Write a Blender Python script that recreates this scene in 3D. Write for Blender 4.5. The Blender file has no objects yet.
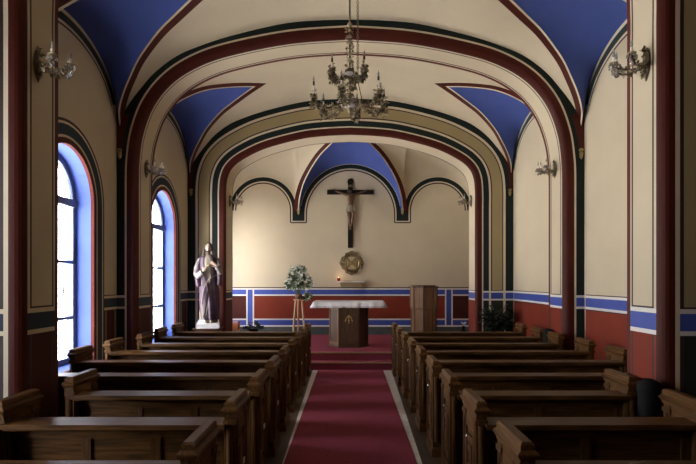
import bpy, bmesh, math, random
from mathutils import Vector, Matrix
R = math.radians
PI = math.pi
random.seed(7)
scene = bpy.context.scene
COL = scene.collection
CZ = 1.70            # eye height; heights written as h are above the eye
F = 540.0            # focal length in pixels (696 wide)

# ------------------------------------------------------------------ materials
MATS = {}
def mat(name, color, rough=0.6, metal=0.0, noise=0.0, scale=6.0, color2=None, stretch=(1,1,1), bump=0.0, bscale=None,
        emit=None, estr=0.0, trans=0.0, spec=0.5, detail=6.0, sheen=0.0):
    m = bpy.data.materials.new(name); m.use_nodes = True
    nt = m.node_tree; b = nt.nodes['Principled BSDF']
    b.inputs['Base Color'].default_value = (*color, 1)
    b.inputs['Roughness'].default_value = rough
    b.inputs['Metallic'].default_value = metal
    b.inputs['Specular IOR Level'].default_value = spec
    if trans: b.inputs['Transmission Weight'].default_value = trans
    if sheen: b.inputs['Sheen Weight'].default_value = sheen
    if emit:
        b.inputs['Emission Color'].default_value = (*emit, 1); b.inputs['Emission Strength'].default_value = estr
    tc = nt.nodes.new('ShaderNodeTexCoord'); mp = nt.nodes.new('ShaderNodeMapping')
    mp.inputs['Scale'].default_value = stretch
    nt.links.new(tc.outputs['Object'], mp.inputs['Vector'])
    if noise or color2:
        n = nt.nodes.new('ShaderNodeTexNoise'); n.inputs['Scale'].default_value = scale; n.inputs['Detail'].default_value = detail
        nt.links.new(mp.outputs['Vector'], n.inputs['Vector'])
        r = nt.nodes.new('ShaderNodeValToRGB')
        c2 = color2 or tuple(c*(1-noise) for c in color)
        r.color_ramp.elements[0].position = 0.32; r.color_ramp.elements[1].position = 0.68
        r.color_ramp.elements[0].color = (*c2, 1); r.color_ramp.elements[1].color = (*color, 1)
        nt.links.new(n.outputs['Fac'], r.inputs['Fac']); nt.links.new(r.outputs['Color'], b.inputs['Base Color'])
    if bump:
        n2 = nt.nodes.new('ShaderNodeTexNoise'); n2.inputs['Scale'].default_value = bscale or scale*6; n2.inputs['Detail'].default_value = 4
        nt.links.new(mp.outputs['Vector'], n2.inputs['Vector'])
        bp = nt.nodes.new('ShaderNodeBump'); bp.inputs['Strength'].default_value = bump; bp.inputs['Distance'].default_value = 0.01
        nt.links.new(n2.outputs['Fac'], bp.inputs['Height']); nt.links.new(bp.outputs['Normal'], b.inputs['Normal'])
    MATS[name] = m
    return m

mat('cream', (.61,.518,.368), .8, spec=.2, noise=.07, scale=1.6, bump=.04, bscale=40)
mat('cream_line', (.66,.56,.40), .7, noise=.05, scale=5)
mat('tan', (.36,.275,.135), .75, noise=.08, scale=2, bump=.04, bscale=40)
mat('blue_vault', (.078,.118,.37), .85, spec=.15, noise=.16, scale=1.2)
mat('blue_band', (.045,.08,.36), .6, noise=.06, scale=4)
mat('blue_reveal', (.10,.155,.48), .7, spec=.2, noise=.06, scale=4)
mat('dark_green', (.013,.020,.018), .7, spec=.2, noise=.2, scale=3)
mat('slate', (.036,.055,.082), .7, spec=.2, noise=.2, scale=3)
mat('dado_dark', (.07,.014,.009), .7, noise=.15, scale=3, spec=.2)
mat('oxblood', (.068,.011,.006), .55, spec=.18, noise=.12, scale=3)
mat('red_line', (.105,.020,.013), .6, spec=.2)
mat('brown_line', (.028,.010,.008), .6)
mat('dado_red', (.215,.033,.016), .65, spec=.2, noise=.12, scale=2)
mat('stone', (.78,.75,.70), .5, noise=.25, scale=9, bump=.05)
mat('floor_wood', (.085,.05,.03), .45, color2=(.045,.026,.016), scale=3, stretch=(12,1,1), bump=.05)
mat('carpet', (.31,.066,.10), .95, color2=(.22,.042,.066), scale=60, bump=.3, bscale=260, spec=.05)
mat('plinth_dark', (.022,.024,.018), .7, spec=.2)
mat('slate_green', (.035,.048,.046), .7, noise=.15, scale=4, spec=.2)
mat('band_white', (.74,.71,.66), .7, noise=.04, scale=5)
mat('plinth_green', (.085,.10,.10), .6, noise=.3, scale=5)
mat('outer', (.45,.43,.40), .9)
WOODS = {}
def wood(name, c1, c2, rough, stretch): mat(name, c1, rough+.06, spec=.16, color2=c2, scale=3.2, stretch=stretch, bump=.08, bscale=9, detail=8)
wood('oak_x', (.135,.058,.015), (.042,.018,.005), .42, (1.2,16,16))
wood('oak_z', (.135,.058,.015), (.042,.018,.005), .46, (16,16,1.2))
wood('oak_y', (.15,.066,.018), (.055,.024,.007), .44, (16,1.2,16))
wood('altar_wood', (.10,.055,.030), (.055,.028,.015), .42, (14,14,1.2))
wood('ambo_wood', (.19,.10,.052), (.12,.062,.032), .42, (14,14,1.2))
wood('pale_wood', (.50,.33,.19), (.38,.24,.13), .5, (14,14,1.2))
wood('cross_wood', (.018,.012,.009), (.008,.006,.005), .4, (12,12,2))
mat('brass', (.46,.37,.23), .4, metal=.3, noise=.5, scale=30)
mat('dark_brass', (.20,.15,.09), .45, metal=.3, noise=.5, scale=30)
mat('gold', (.44,.32,.13), .38, metal=.7, noise=.3, scale=25)
mat('old_gold', (.27,.21,.13), .45, metal=.5, noise=.45, scale=22)
mat('gold_paint', (.42,.28,.09), .45, metal=.3)
mat('crystal', (.95,.95,.97), .06, trans=.85, spec=.8)
mat('milk_glass', (.72,.66,.66), .25, noise=.1, scale=8)
mat('wax', (.74,.70,.60), .5)
mat('socket', (.02,.018,.02), .4)
mat('bulb', (.9,.88,.84), .1, trans=.7)
mat('linen', (.72,.69,.70), .85, noise=.08, scale=20, bump=.2, bscale=90)
mat('lace', (.62,.58,.60), .9, color2=(.34,.31,.33), scale=60)
mat('leaf', (.10,.16,.07), .55, noise=.5, scale=15)
mat('leaf_pale', (.36,.44,.28), .6, noise=.4, scale=15)
mat('leaf_dark', (.014,.026,.014), .5, noise=.5, scale=15)
mat('petal', (.88,.87,.80), .6, noise=.1, scale=20)
mat('petal_mauve', (.22,.18,.30), .7, noise=.4, scale=20)
mat('terracotta', (.16,.06,.035), .7)
mat('black_plastic', (.008,.007,.007), .75, spec=.2)
mat('corpus', (.17,.085,.042), .45, noise=.3, scale=14)
mat('skin_paint', (.42,.30,.21), .5, noise=.1, scale=12)
mat('robe_white', (.50,.45,.38), .55, noise=.35, scale=9)
mat('robe_lilac', (.26,.23,.22), .55, color2=(.07,.045,.06), scale=8)
mat('robe_tan', (.34,.28,.21), .55, noise=.45, scale=9)
mat('robe_purple', (.085,.045,.075), .5, color2=(.035,.018,.03), scale=7)
mat('hair_brown', (.055,.030,.018), .6, noise=.4, scale=25)
mat('plaster_white', (.70,.68,.66), .6, noise=.15, scale=14, bump=.2)
mat('ruby', (.22,.004,.006), .12, trans=.35, emit=(.8,.02,.01), estr=.04)
mat('flame', (1,.7,.3), .5, emit=(1,.55,.22), estr=3)
mat('frame_paint', (.10,.13,.24), .45)
mat('frame_white', (.62,.62,.62), .45)
mat('iron', (.03,.03,.035), .4, metal=.6)
mat('chrome', (.8,.8,.82), .18, metal=1)
mat('paper', (.8,.78,.74), .7)
mat('pink_cloth', (.42,.24,.26), .8)
mat('orange_wood', (.45,.17,.05), .45, noise=.3, scale=10)

# window glass: clear pane, part mirror, part see-through
g = bpy.data.materials.new('window_glass'); g.use_nodes = True
nt = g.node_tree; nt.nodes.clear()
out = nt.nodes.new('ShaderNodeOutputMaterial'); mx = nt.nodes.new('ShaderNodeMixShader')
tr = nt.nodes.new('ShaderNodeBsdfTransparent'); gl = nt.nodes.new('ShaderNodeBsdfGlossy')
tn = nt.nodes.new('ShaderNodeTexNoise'); tcn = nt.nodes.new('ShaderNodeTexCoord'); mpn = nt.nodes.new('ShaderNodeMapping')
mpn.inputs['Scale'].default_value = (1, 9, .6); tn.inputs['Scale'].default_value = 1.3
rr = nt.nodes.new('ShaderNodeValToRGB'); rr.color_ramp.elements[0].color = (.72,.72,.72,1); rr.color_ramp.elements[1].color = (1,1,1,1)
rr.color_ramp.elements[0].position = .35; rr.color_ramp.elements[1].position = .6
nt.links.new(tcn.outputs['Object'], mpn.inputs['Vector']); nt.links.new(mpn.outputs['Vector'], tn.inputs['Vector'])
nt.links.new(tn.outputs['Fac'], rr.inputs['Fac']); nt.links.new(rr.outputs['Color'], tr.inputs['Color'])
gl.inputs['Roughness'].default_value = .02; mx.inputs['Fac'].default_value = .05
nt.links.new(tr.outputs[0], mx.inputs[1]); nt.links.new(gl.outputs[0], mx.inputs[2]); nt.links.new(mx.outputs[0], out.inputs['Surface'])
MATS['window_glass'] = g

# ------------------------------------------------------------------ mesh builder
class MB:
    def __init__(s): s.v = []; s.f = []; s.m = []; s.slots = []; s.sm = []
    def slot(s, m):
        if m not in s.slots: s.slots.append(m)
        return s.slots.index(m)
    def face(s, pts, m, smooth=False):
        b = len(s.v); s.v.extend([tuple(p) for p in pts]); s.f.append(tuple(range(b, b+len(pts)))); s.m.append(s.slot(m)); s.sm.append(smooth)
    def mesh(s, verts, faces, m, smooth=False, M=None):
        b = len(s.v)
        s.v.extend([tuple(M @ Vector(p)) if M else tuple(p) for p in verts])
        k = s.slot(m)
        for f in faces: s.f.append(tuple(b+i for i in f)); s.m.append(k); s.sm.append(smooth)
    def box(s, x0, x1, y0, y1, z0, z1, m, M=None, ti=0.0, bi=0.0):
        v = [(x0+bi,y0+bi,z0),(x1-bi,y0+bi,z0),(x1-bi,y1-bi,z0),(x0+bi,y1-bi,z0),(x0+ti,y0+ti,z1),(x1-ti,y0+ti,z1),(x1-ti,y1-ti,z1),(x0+ti,y1-ti,z1)]
        s.mesh(v, [(0,3,2,1),(4,5,6,7),(0,1,5,4),(1,2,6,5),(2,3,7,6),(3,0,4,7)], m, M=M)
    def grid(s, rows, m, smooth=True, closed=False):
        b = len(s.v); n = len(rows[0])
        for r in rows: s.v.extend([tuple(p) for p in r])
        for i in range(len(rows)-1):
            for j in range(n if closed else n-1):
                j2 = (j+1) % n
                mm = m(i, j) if callable(m) else m
                s.f.append((b+i*n+j, b+i*n+j2, b+(i+1)*n+j2, b+(i+1)*n+j)); s.m.append(s.slot(mm)); s.sm.append(smooth)
    def tube(s, pts, rad, m, n=8, caps=True, smooth=True):
        pts = [Vector(p) for p in pts]
        if not isinstance(rad, (list, tuple)): rad = [rad]*len(pts)
        rows = []; up = None
        for i, p in enumerate(pts):
            t = (pts[min(i+1, len(pts)-1)] - pts[max(i-1, 0)])
            if t.length < 1e-9: t = Vector((0,0,1))
            t.normalize()
            if up is None:
                up = t.orthogonal().normalized()
            else:
                up = (up - t*up.dot(t)); up = up.normalized() if up.length > 1e-6 else t.orthogonal().normalized()
            w = t.cross(up)
            rows.append([p + (up*math.cos(a)+w*math.sin(a))*rad[i] for a in [2*PI*k/n for k in range(n)]])
        s.grid(rows, m, smooth, True)
        if caps:
            s.face(rows[0][::-1], m); s.face(rows[-1], m)
    def lathe(s, prof, m, c=(0,0,0), n=16, smooth=True, M=None):
        rows = []
        for r, z in prof:
            row = [Vector((c[0]+r*math.cos(2*PI*k/n), c[1]+r*math.sin(2*PI*k/n), c[2]+z)) for k in range(n)]
            if M: row = [M @ p for p in row]
            rows.append(row)
        s.grid(rows, m, smooth, True)
        if prof[0][0] > 1e-4: s.face(rows[0][::-1], m)
        if prof[-1][0] > 1e-4: s.face(rows[-1], m)
    def ball(s, c, r, m, n=10, k=6, sc=(1,1,1)):
        rows = []
        for i in range(k+1):
            a = -PI/2 + PI*i/k
            rr_ = max(math.cos(a), .001)
            rows.append([(c[0]+r*sc[0]*rr_*math.cos(2*PI*j/n), c[1]+r*sc[1]*rr_*math.sin(2*PI*j/n), c[2]+r*sc[2]*math.sin(a)) for j in range(n)])
        s.grid(rows, m, True, True)
    def leaf(s, c, d, L, W, m):
        c = Vector(c); d = Vector(d).normalized(); a = d.orthogonal().normalized()
        a.rotate(Matrix.Rotation(random.random()*6.28, 3, d)); b = d.cross(a)
        v = [c, c+d*L*.5+a*W*.5+b*W*.12, c+d*L, c+d*L*.5-a*W*.5+b*W*.12, c+d*L*.45-b*W*.1]
        s.mesh(v, [(0,1,2,3),(0,4,1),(1,4,2),(2,4,3),(3,4,0)], m)
    def build(s, name, parent=None, kind=None, loc=None):
        me = bpy.data.meshes.new(name); me.from_pydata(s.v, [], s.f)
        for m in s.slots: me.materials.append(MATS[m])
        me.polygons.foreach_set('material_index', s.m); me.polygons.foreach_set('use_smooth', s.sm); me.update()
        o = bpy.data.objects.new(name, me); COL.objects.link(o)
        if parent: o.parent = parent
        if kind: o['kind'] = kind
        if loc: o.location = loc
        return o
def weld(o, d=.0004):
    bm = bmesh.new(); bm.from_mesh(o.data); bmesh.ops.remove_doubles(bm, verts=bm.verts, dist=d)
    bmesh.ops.recalc_face_normals(bm, faces=bm.faces); bm.to_mesh(o.data); bm.free()
def thing(name, label, cat, loc=(0,0,0), rz=0, group=None):
    o = bpy.data.objects.new(name, None); COL.objects.link(o); o.location = loc; o.rotation_euler = (0,0,rz)
    o.empty_display_size = .1
    tag(o, label, cat, group); return o
def tag(o, label, cat, group=None):
    o['label'] = label; o['category'] = cat
    if group: o['group'] = group
    return o
def copy_tree(o, parent=None):
    c = o.copy(); COL.objects.link(c)
    if parent: c.parent = parent
    for ch in [k for k in KIDS.get(o.name, [])]: copy_tree(ch, c)
    return c
KIDS = {}
def index_kids():
    KIDS.clear()
    for o in bpy.data.objects:
        if o.parent: KIDS.setdefault(o.parent.name, []).append(o)
def crom(P, n=10):
    """Catmull-Rom through points"""
    out = []
    for i in range(len(P)-1):
        p0 = P[max(i-1,0)]; p1 = P[i]; p2 = P[i+1]; p3 = P[min(i+2,len(P)-1)]
        for k in range(n):
            t = k/n
            out.append(tuple(.5*((2*b)+(-a+c)*t+(2*a-5*b+4*c-d)*t*t+(-a+3*b-3*c+d)*t**3) for a,b,c,d in zip(p0,p1,p2,p3)))
    out.append(tuple(P[-1])); return out
def lerp_tab(tab, x):
    if x <= tab[0][0]: return tab[0][1]
    for (a, b), (c, d) in zip(tab, tab[1:]):
        if x <= c: return b + (d-b)*(x-a)/(c-a) if c > a else d
    return tab[-1][1]
def norms(path):
    """unit left normals of a 2-D polyline"""
    N = []
    for i in range(len(path)):
        a = path[max(i-1,0)]; b = path[min(i+1,len(path)-1)]
        t = Vector((b[0]-a[0], b[1]-a[1])); t.normalize(); N.append((-t.y, t.x))
    return N
def ribbon(mb, path, o0, o1, fn, m, clip=None):
    N = norms(path)
    def q(i, o):
        a, b = path[i][0]+N[i][0]*o, path[i][1]+N[i][1]*o
        if clip: a, b = clip(a, b)
        return fn(a, b)
    for i in range(len(path)-1):
        mb.face([q(i,o0), q(i+1,o0), q(i+1,o1), q(i,o1)], m)
def rect(mb, fn, a0, a1, b0, b1, m): mb.face([fn(a0,b0), fn(a1,b0), fn(a1,b1), fn(a0,b1)], m)

# ------------------------------------------------------------------ main dimensions
XW = 3.5
Z1F, Z1R, ZB1 = 4.10, 4.62, 5.34      # near arch, and where the first bay starts
Z2F, Z2R = 8.08, 8.72                 # middle arch
Z3F, Z3R = 11.60, 12.29               # chancel arch
ZF = 14.0                             # far wall
ZBACK = -2.0
TOP = 6.4
BAY1 = (ZB1, Z2F); BAY2 = (Z2R, Z3F)
B_DK, B_W1, B_B1, B_B0, B_W0 = 1.500, 1.486, 1.450, 1.318, 1.283   # painted band: line, white, blue, white
HWS = {13.02: .53}
WINS = [(6.71, 1), (10.16, 2), (13.02, 3), (2.3, 4)]
OH, SP, SILL = .66, 2.74, .58         # window opening half width, spring height, sill

# ------------------------------------------------------------------ side walls
def opening(c, hw, off=0.0, sill=SILL, n=24):
    r = hw + off
    pts = [(c-r, sill)]
    pts += [(c-r, sill+(SP-sill)*k/4) for k in range(1,4)]
    pts += [(c - r*math.cos(PI*k/n), SP + r*math.sin(PI*k/n)) for k in range(n+1)]
    pts += [(c+r, SP-(SP-sill)*k/4) for k in range(1,4)]
    pts += [(c+r, sill)]
    return pts
def plane_with_holes(mb, outer, holes, fn, m):
    bm = bmesh.new(); edges = []
    for loop in [outer]+holes:
        vs = [bm.verts.new((a, b, 0)) for a, b in loop]
        for i in range(len(vs)): edges.append(bm.edges.new((vs[i], vs[(i+1) % len(vs)])))
    bmesh.ops.triangle_fill(bm, use_beauty=True, use_dissolve=False, edges=edges)
    bm.verts.index_update()
    mb.mesh([fn(v.co.x, v.co.y) for v in bm.verts], [tuple(v.index for v in f.verts) for f in bm.faces], m)
    bm.free()
def wall_arch(half):
    """profile of the wall arch under a side vault: (dz, height)"""
    P = []
    for k in range(-24, 25):
        d = k/24
        s = abs(d)*1.44
        P.append((d*half, CZ+2.40+.92*math.sqrt(max(0, 1-(s/1.5)**2))))
    return P
def side_wall(side):
    mb = MB()
    f0 = lambda a, b: (side*XW, a, b)
    f1 = lambda a, b: (side*(XW-.002), a, b)
    f2 = lambda a, b: (side*(XW-.004), a, b)
    holes = [opening(c, HWS.get(c, OH)) for c, n in WINS] if side < 0 else []
    outer = [(ZBACK,0),(ZF+.02,0),(ZF+.02,TOP),(ZBACK,TOP)]
    plane_with_holes(mb, outer, holes, f0, 'cream')
    if side < 0:                       # outer face and splayed reveals
        plane_with_holes(mb, outer, [opening(c, HWS.get(c, OH), -.07, sill=SILL+.04) for c, n in WINS], lambda a, b: (-XW-.34, a, b), 'outer')
        for c, n in WINS:
            A = opening(c, HWS.get(c, OH)); B = opening(c, HWS.get(c, OH), -.07, sill=SILL+.04)
            A = A + [A[0]]; B = B + [B[0]]
            for i in range(len(A)-1):
                a0, a1 = Vector(f0(*A[i])), Vector(f0(*A[i+1])); b0, b1 = Vector((-XW-.34, *B[i])), Vector((-XW-.34, *B[i+1]))
                m0, m1 = a0.lerp(b0, .12), a1.lerp(b1, .12)
                mb.face([a0, a1, m1, m0], 'red_line'); mb.face([m0, m1, b1, b0], 'blue_reveal')
    else:
        plane_with_holes(mb, outer, [], lambda a, b: (XW+.34, a, b), 'outer')
    for (z0, z1), win in ((BAY1, 6.71), (BAY2, 10.16), ((Z3R, ZF), 13.02), ((ZBACK, Z1F), 2.3)):
        c = (z0+z1)/2; half = (z1-z0)/2
        if z0 in (ZB1, Z2R):
            arch = [(c+d, h) for d, h in wall_arch(half)][::-1]
            cl = lambda a, b: (min(max(a, z0), z1), b)
            for o0, o1, m in ((-.01,.05,'cream_line'), (.05,.15,'slate_green'), (.15,.185,'cream_line'), (.185,.212,'brown_line')):
                ribbon(mb, arch, o0, o1, f1, m, cl)
        if z0 == ZBACK:
            P_ = [(z0,0),(z1,0),(z1,TOP),(z0,TOP)]
            plane_with_holes(mb, P_, [opening(c2, OH, .001) for c2, n2 in WINS if c2 < 4] if side < 0 else [], f1, 'oak_z')  # unseen walls behind the near arch, dark cladding added to cut bounce light
            continue
        segs = [(z0, z1)]
        if side < 0:
            o = HWS.get(win, OH)+.29
            segs = [(z0, max(z0, win-o)), (min(win+o, z1), z1)]
            op = opening(win, HWS.get(win, OH))[::-1]
            cl = lambda a, b: (min(max(a, z0), z1), b)
            for o0, o1, m in ((-.002,.07,'red_line'), (.07,.10,'cream_line'), (.10,.235,'slate'), (.235,.265,'cream_line'), (.265,.30,'brown_line')):
                ribbon(mb, op, -o0, -o1, f1, m, cl) if False else ribbon(mb, op[::-1], o0, o1, f1, m, cl)
            rect(mb, f1, max(z0, win-o), min(win+o, z1), 0, SILL, 'oxblood')
        for a, b in segs:
            if b-a < .03: continue
            rect(mb, f1, a, b, 0, B_W0, 'dado_red' if side > 0 else 'dado_dark')
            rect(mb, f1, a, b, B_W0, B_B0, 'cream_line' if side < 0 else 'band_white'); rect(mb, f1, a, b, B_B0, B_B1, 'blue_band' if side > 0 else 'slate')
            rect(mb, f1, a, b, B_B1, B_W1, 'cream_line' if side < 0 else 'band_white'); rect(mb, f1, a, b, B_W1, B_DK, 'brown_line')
            rect(mb, f2, a, b, B_W0-.016, B_W0, 'brown_line')
            if side < 0:
                w = .055
                for p in (a, b-w):
                    rect(mb, f2, p, p+w, 0, B_W0-.016, 'slate')
                    pass
                for p in (a+w, b-w-.014): rect(mb, f2, p, p+.014, 0, B_W0, 'cream_line')
            else:
                rect(mb, f2, b-.05, b-.02, 0, CZ+2.5, 'cream_line')
    return mb.build('wall_left' if side < 0 else 'wall_right', kind='structure')
side_wall(-1); side_wall(1)

# ------------------------------------------------------------------ far and near end walls
KF = ZF/F
px = lambda x: (x-350.5)*KF
py = lambda y: CZ + (281-y)*KF
mb = MB()
w0 = lambda a, b: (a, ZF, b); w1 = lambda a, b: (a, ZF-.002, b); w2 = lambda a, b: (a, ZF-.004, b); w3 = lambda a, b: (a, ZF-.006, b)
rect(mb, w0, -XW-.34, XW+.34, 0, TOP, 'cream')
rect(mb, lambda a, b: (a, ZF+.3, b), -XW-.34, XW+.34, 0, TOP, 'outer')
def far_rect(x0, x1, y0, y1, m, fn=w1): rect(mb, fn, px(x0), px(x1), py(y1), py(y0), m)
L_, R_ = 215, 486
far_rect(L_, R_, 287.2, 288.2, 'brown_line')
for a, b, m in ((288.2,289.6,'band_white'), (289.6,294.4,'blue_band'), (294.4,295.8,'band_white'), (295.8,318.6,'dado_red'),
                (318.6,320.0,'band_white'), (320.0,325.2,'blue_band'), (325.2,326.7,'band_white'), (326.7,339,'plinth_green')):
    far_rect(L_, R_, a, b, m)
far_rect(L_, R_, 295.8, 296.4, 'brown_line', w2)
for xa in (246.3, 444.9):
    far_rect(xa, xa+7.8, 289.6, 325.2, 'blue_band', w2)
    far_rect(xa, xa+1.4, 288.2, 326.7, 'band_white', w3); far_rect(xa+6.4, xa+7.8, 288.2, 326.7, 'band_white', w3)
for a, b in ((L_, 246.3), (452.7, R_)): far_rect(a, b, 295.8, 318.6, 'dado_dark', w2)  # end panels take the darker red to paint in the shade there
# arcade painted on the far wall
CR, CH = 44.3*KF, py(214.5)
SR, SX, SH = 27.6*KF, px(263.1), py(210.6)
LEG = py(222.8)
def far_arc(cx, cz, r, n=28): return [(cx+r*math.cos(PI*k/n), cz+r*math.sin(PI*k/n)) for k in range(n+1)]
def arcade(o):
    """outline of the arcade, o metres outside the openings, left to right"""
    side = lambda s: [(s*a, b) for a, b in far_arc(SX, SH, SR+o)]
    return side
for o0, o1, m, fn in ((-.02,.012,'brown_line',w1), (.012,.045,'cream_line',w1), (.045,.15,'dark_green',w1), (.15,.185,'cream_line',w1)):
    for cx, cz, r in ((0,CH,CR), (SX,SH,SR), (-SX,SH,SR)):
        ro = o0; rl = o1
        pts = ([(cx+r, LEG)] if cx <= 0 else []) + far_arc(cx, cz, r) + ([(cx-r, LEG)] if cx >= 0 else [])
        ribbon(mb, pts, -o0, -o1, fn, m)
lw = (306.2-290.7)*KF
for s in (-1, 1):                      # the hanging legs between the arches
    x0 = s*px(298.5)*-1
    c = -x0 if s < 0 else -x0
    xc = s*abs(px(298.5))
    h = lw/2
    rect(mb, w2, xc-h, xc+h, LEG-.012, LEG+.018, 'brown_line')
    rect(mb, w2, xc-h+.02, xc+h-.02, LEG+.018, LEG+.05, 'cream_line')
    rect(mb, w2, xc-h+.045, xc+h-.045, LEG+.05, SH+.12, 'dark_green')
weld(mb.build('wall_far', kind='structure'), 1e-5) if False else mb.build('wall_far', kind='structure')
mb = MB()
rect(mb, lambda a, b: (a, ZBACK, b), -XW-.34, XW+.34, 0, TOP, 'oak_z')  # unseen end wall, dark wood chosen to keep bounce off the near piers
rect(mb, lambda a, b: (a, ZBACK-.2, b), -XW-.34, XW+.34, 0, TOP, 'outer')
mb.build('wall_near', kind='structure')

# ------------------------------------------------------------------ vault
VP = [(0,3.912),(.55,3.895),(1.06,3.84),(1.8,3.665),(2.3,3.50),(2.62,3.355),(2.93,3.12),(3.14,2.88),(3.28,2.70),(3.40,2.50),(3.46,2.30),(3.49,2.1),(3.5,1.8)]
Vc = crom(VP, 8)
U = [0.0]
for a, b in zip(Vc, Vc[1:]): U.append(U[-1]+math.hypot(a[0]-b[0], a[1]-b[1]))
TX = [(u, p[0]) for u, p in zip(U, Vc)]; TH = [(u, p[1]) for u, p in zip(U, Vc)]; XU = [(p[0], u) for u, p in zip(U, Vc)]
def vpt(u, z, lift=0.0):
    s = 1 if u >= 0 else -1; au = abs(u)
    x, h = lerp_tab(TX, au), lerp_tab(TH, au)
    x2, h2 = lerp_tab(TX, min(au+.03, U[-1])), lerp_tab(TH, min(au+.03, U[-1]))
    x1, h1 = lerp_tab(TX, max(au-.03, 0)), lerp_tab(TH, max(au-.03, 0))
    t = Vector((x2-x1, h2-h1)); t.normalize()
    n = Vector((t.y, -t.x))            # towards the room
    return (s*(x+n.x*lift), z, CZ+h+n.y*lift)
GR = [(0,1.84),(.2,2.08),(.45,2.40),(.70,2.75),(.9,3.04),(1.07,3.24),(1.22,3.375),(1.34,3.43),(1.44,3.455)]
GRc = crom([(d, lerp_tab(XU, x)) for d, x in GR], 8)
ceil = MB()
def bay_vault(z0, z1):
    c, half = (z0+z1)/2, (z1-z0)/2; k = half/1.44
    D = [(d*k, u) for d, u in GRc]
    rows = []
    allp = [(-d, u) for d, u in D[::-1]] + D[1:]
    for d, u in allp:
        rows.append([vpt(u*t, c+d) for t in [(-1+2*j/80) for j in range(81)]])
    ceil.grid(rows, 'cream')
    A = [(d, h) for d, h in wall_arch(half)]
    for s in (-1, 1):
        web = []
        for d, u in allp:
            g_ = Vector(vpt(s*u, c+d)); w_ = Vector((s*XW, c+d, lerp_tab(A, d)))
            bul = .10*(1-abs(d)/half)
            row = []
            for j in range(9):
                t = j/8; p = g_.lerp(w_, t); p.z += bul*math.sin(PI*t); row.append(p)
            web.append(row)
        ceil.grid(web, 'blue_vault')
        # the groin's painted edge
        for e in (-1, 1):
            def off(o):
                N = norms(D); P = [(d - 0 + abs(n[0])*o, u - abs(n[1])*o) for (d, u), n in zip(D, N)]
                (d0, u0), (d1, u1) = P[0], P[1]
                P = [(0, u0 - (u1-u0)/(d1-d0)*d0)] + P
                return [(min(d, half), u) for d, u in P]
            for o0, o1, m in ((-.004,.035,'cream_line'), (.035,.17,'oxblood')):
                a, b = off(o0), off(o1)
                la = .005
                for i in range(len(a)-1):
                    ceil.face([vpt(s*a[i][1], c+e*a[i][0], la), vpt(s*a[i+1][1], c+e*a[i+1][0], la),
                               vpt(s*b[i+1][1], c+e*b[i+1][0], la), vpt(s*b[i][1], c+e*b[i][0], la)], m, True)
bay_vault(*BAY1); bay_vault(*BAY2)
rows = [[vpt(U[-1]*(-1+2*j/60), z) for j in range(61)] for z in (ZBACK, Z1F+.1, ZB1-.01)]
ceil.grid(rows, lambda i, j: 'oak_y' if i == 0 else 'cream')  # unseen first stretch darkened with added wood to absorb bounce light
# roof slab over everything
ceil.box(-XW-.34, XW+.34, ZBACK-.2, ZF+.3, TOP, TOP+.1, 'outer')

# --- sanctuary vault: cove over the far wall with one blue web
def far3(x, y): return Vector((px(x), ZF-.002, py(y)))
I3 = [(0,3.157),(.55,3.13),(1.063,3.065),(1.804,2.87),(2.286,2.646),(2.545,2.444),(2.655,2.22),(2.685,1.93),(2.685,1.6)]
groin = crom([(-1.346,14.0,1.80),(-1.29,13.85,2.18),(-1.12,13.6,2.59),(-.76,13.2,3.05),(-.36,12.8,3.33),(0,12.33,3.52)], 6)
groin = [Vector((a, b-.003, CZ+c)) for a, b, c in groin]
o_ = .185
side_arc = [Vector((p[0], ZF-.002, p[1])) for p in far_arc(SX, SH, SR+o_*.9)][::-1]      # left to right
side_arc = [p for p in side_arc if p.x <= -1.346]
left_low = [Vector((-XW, ZF-.002, SH-.1)), Vector((SX-SR-o_, ZF-.002, SH-.05))] + side_arc
low = left_low + groin
upc = crom([(-3.45,1.7),(-3.35,2.3),(-3.1,2.75),(-2.6,3.1),(-1.8,3.36),(-.9,3.48),(0,3.52)], 10)
def resample(P, n):
    L = [0]
    for a, b in zip(P, P[1:]): L.append(L[-1]+(Vector(b)-Vector(a)).length)
    out = []
    for k in range(n):
        t = L[-1]*k/(n-1); i = 0
        while i < len(L)-2 and L[i+1] < t: i += 1
        f = (t-L[i])/max(L[i+1]-L[i], 1e-9); out.append(Vector(P[i]).lerp(Vector(P[i+1]), min(max(f,0),1)))
    return out
lowR = resample(left_low, 40) + resample(groin, 30)[1:]
def up_at(x):
    return Vector((x, Z3R, CZ+lerp_tab(upc, x)))
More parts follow.
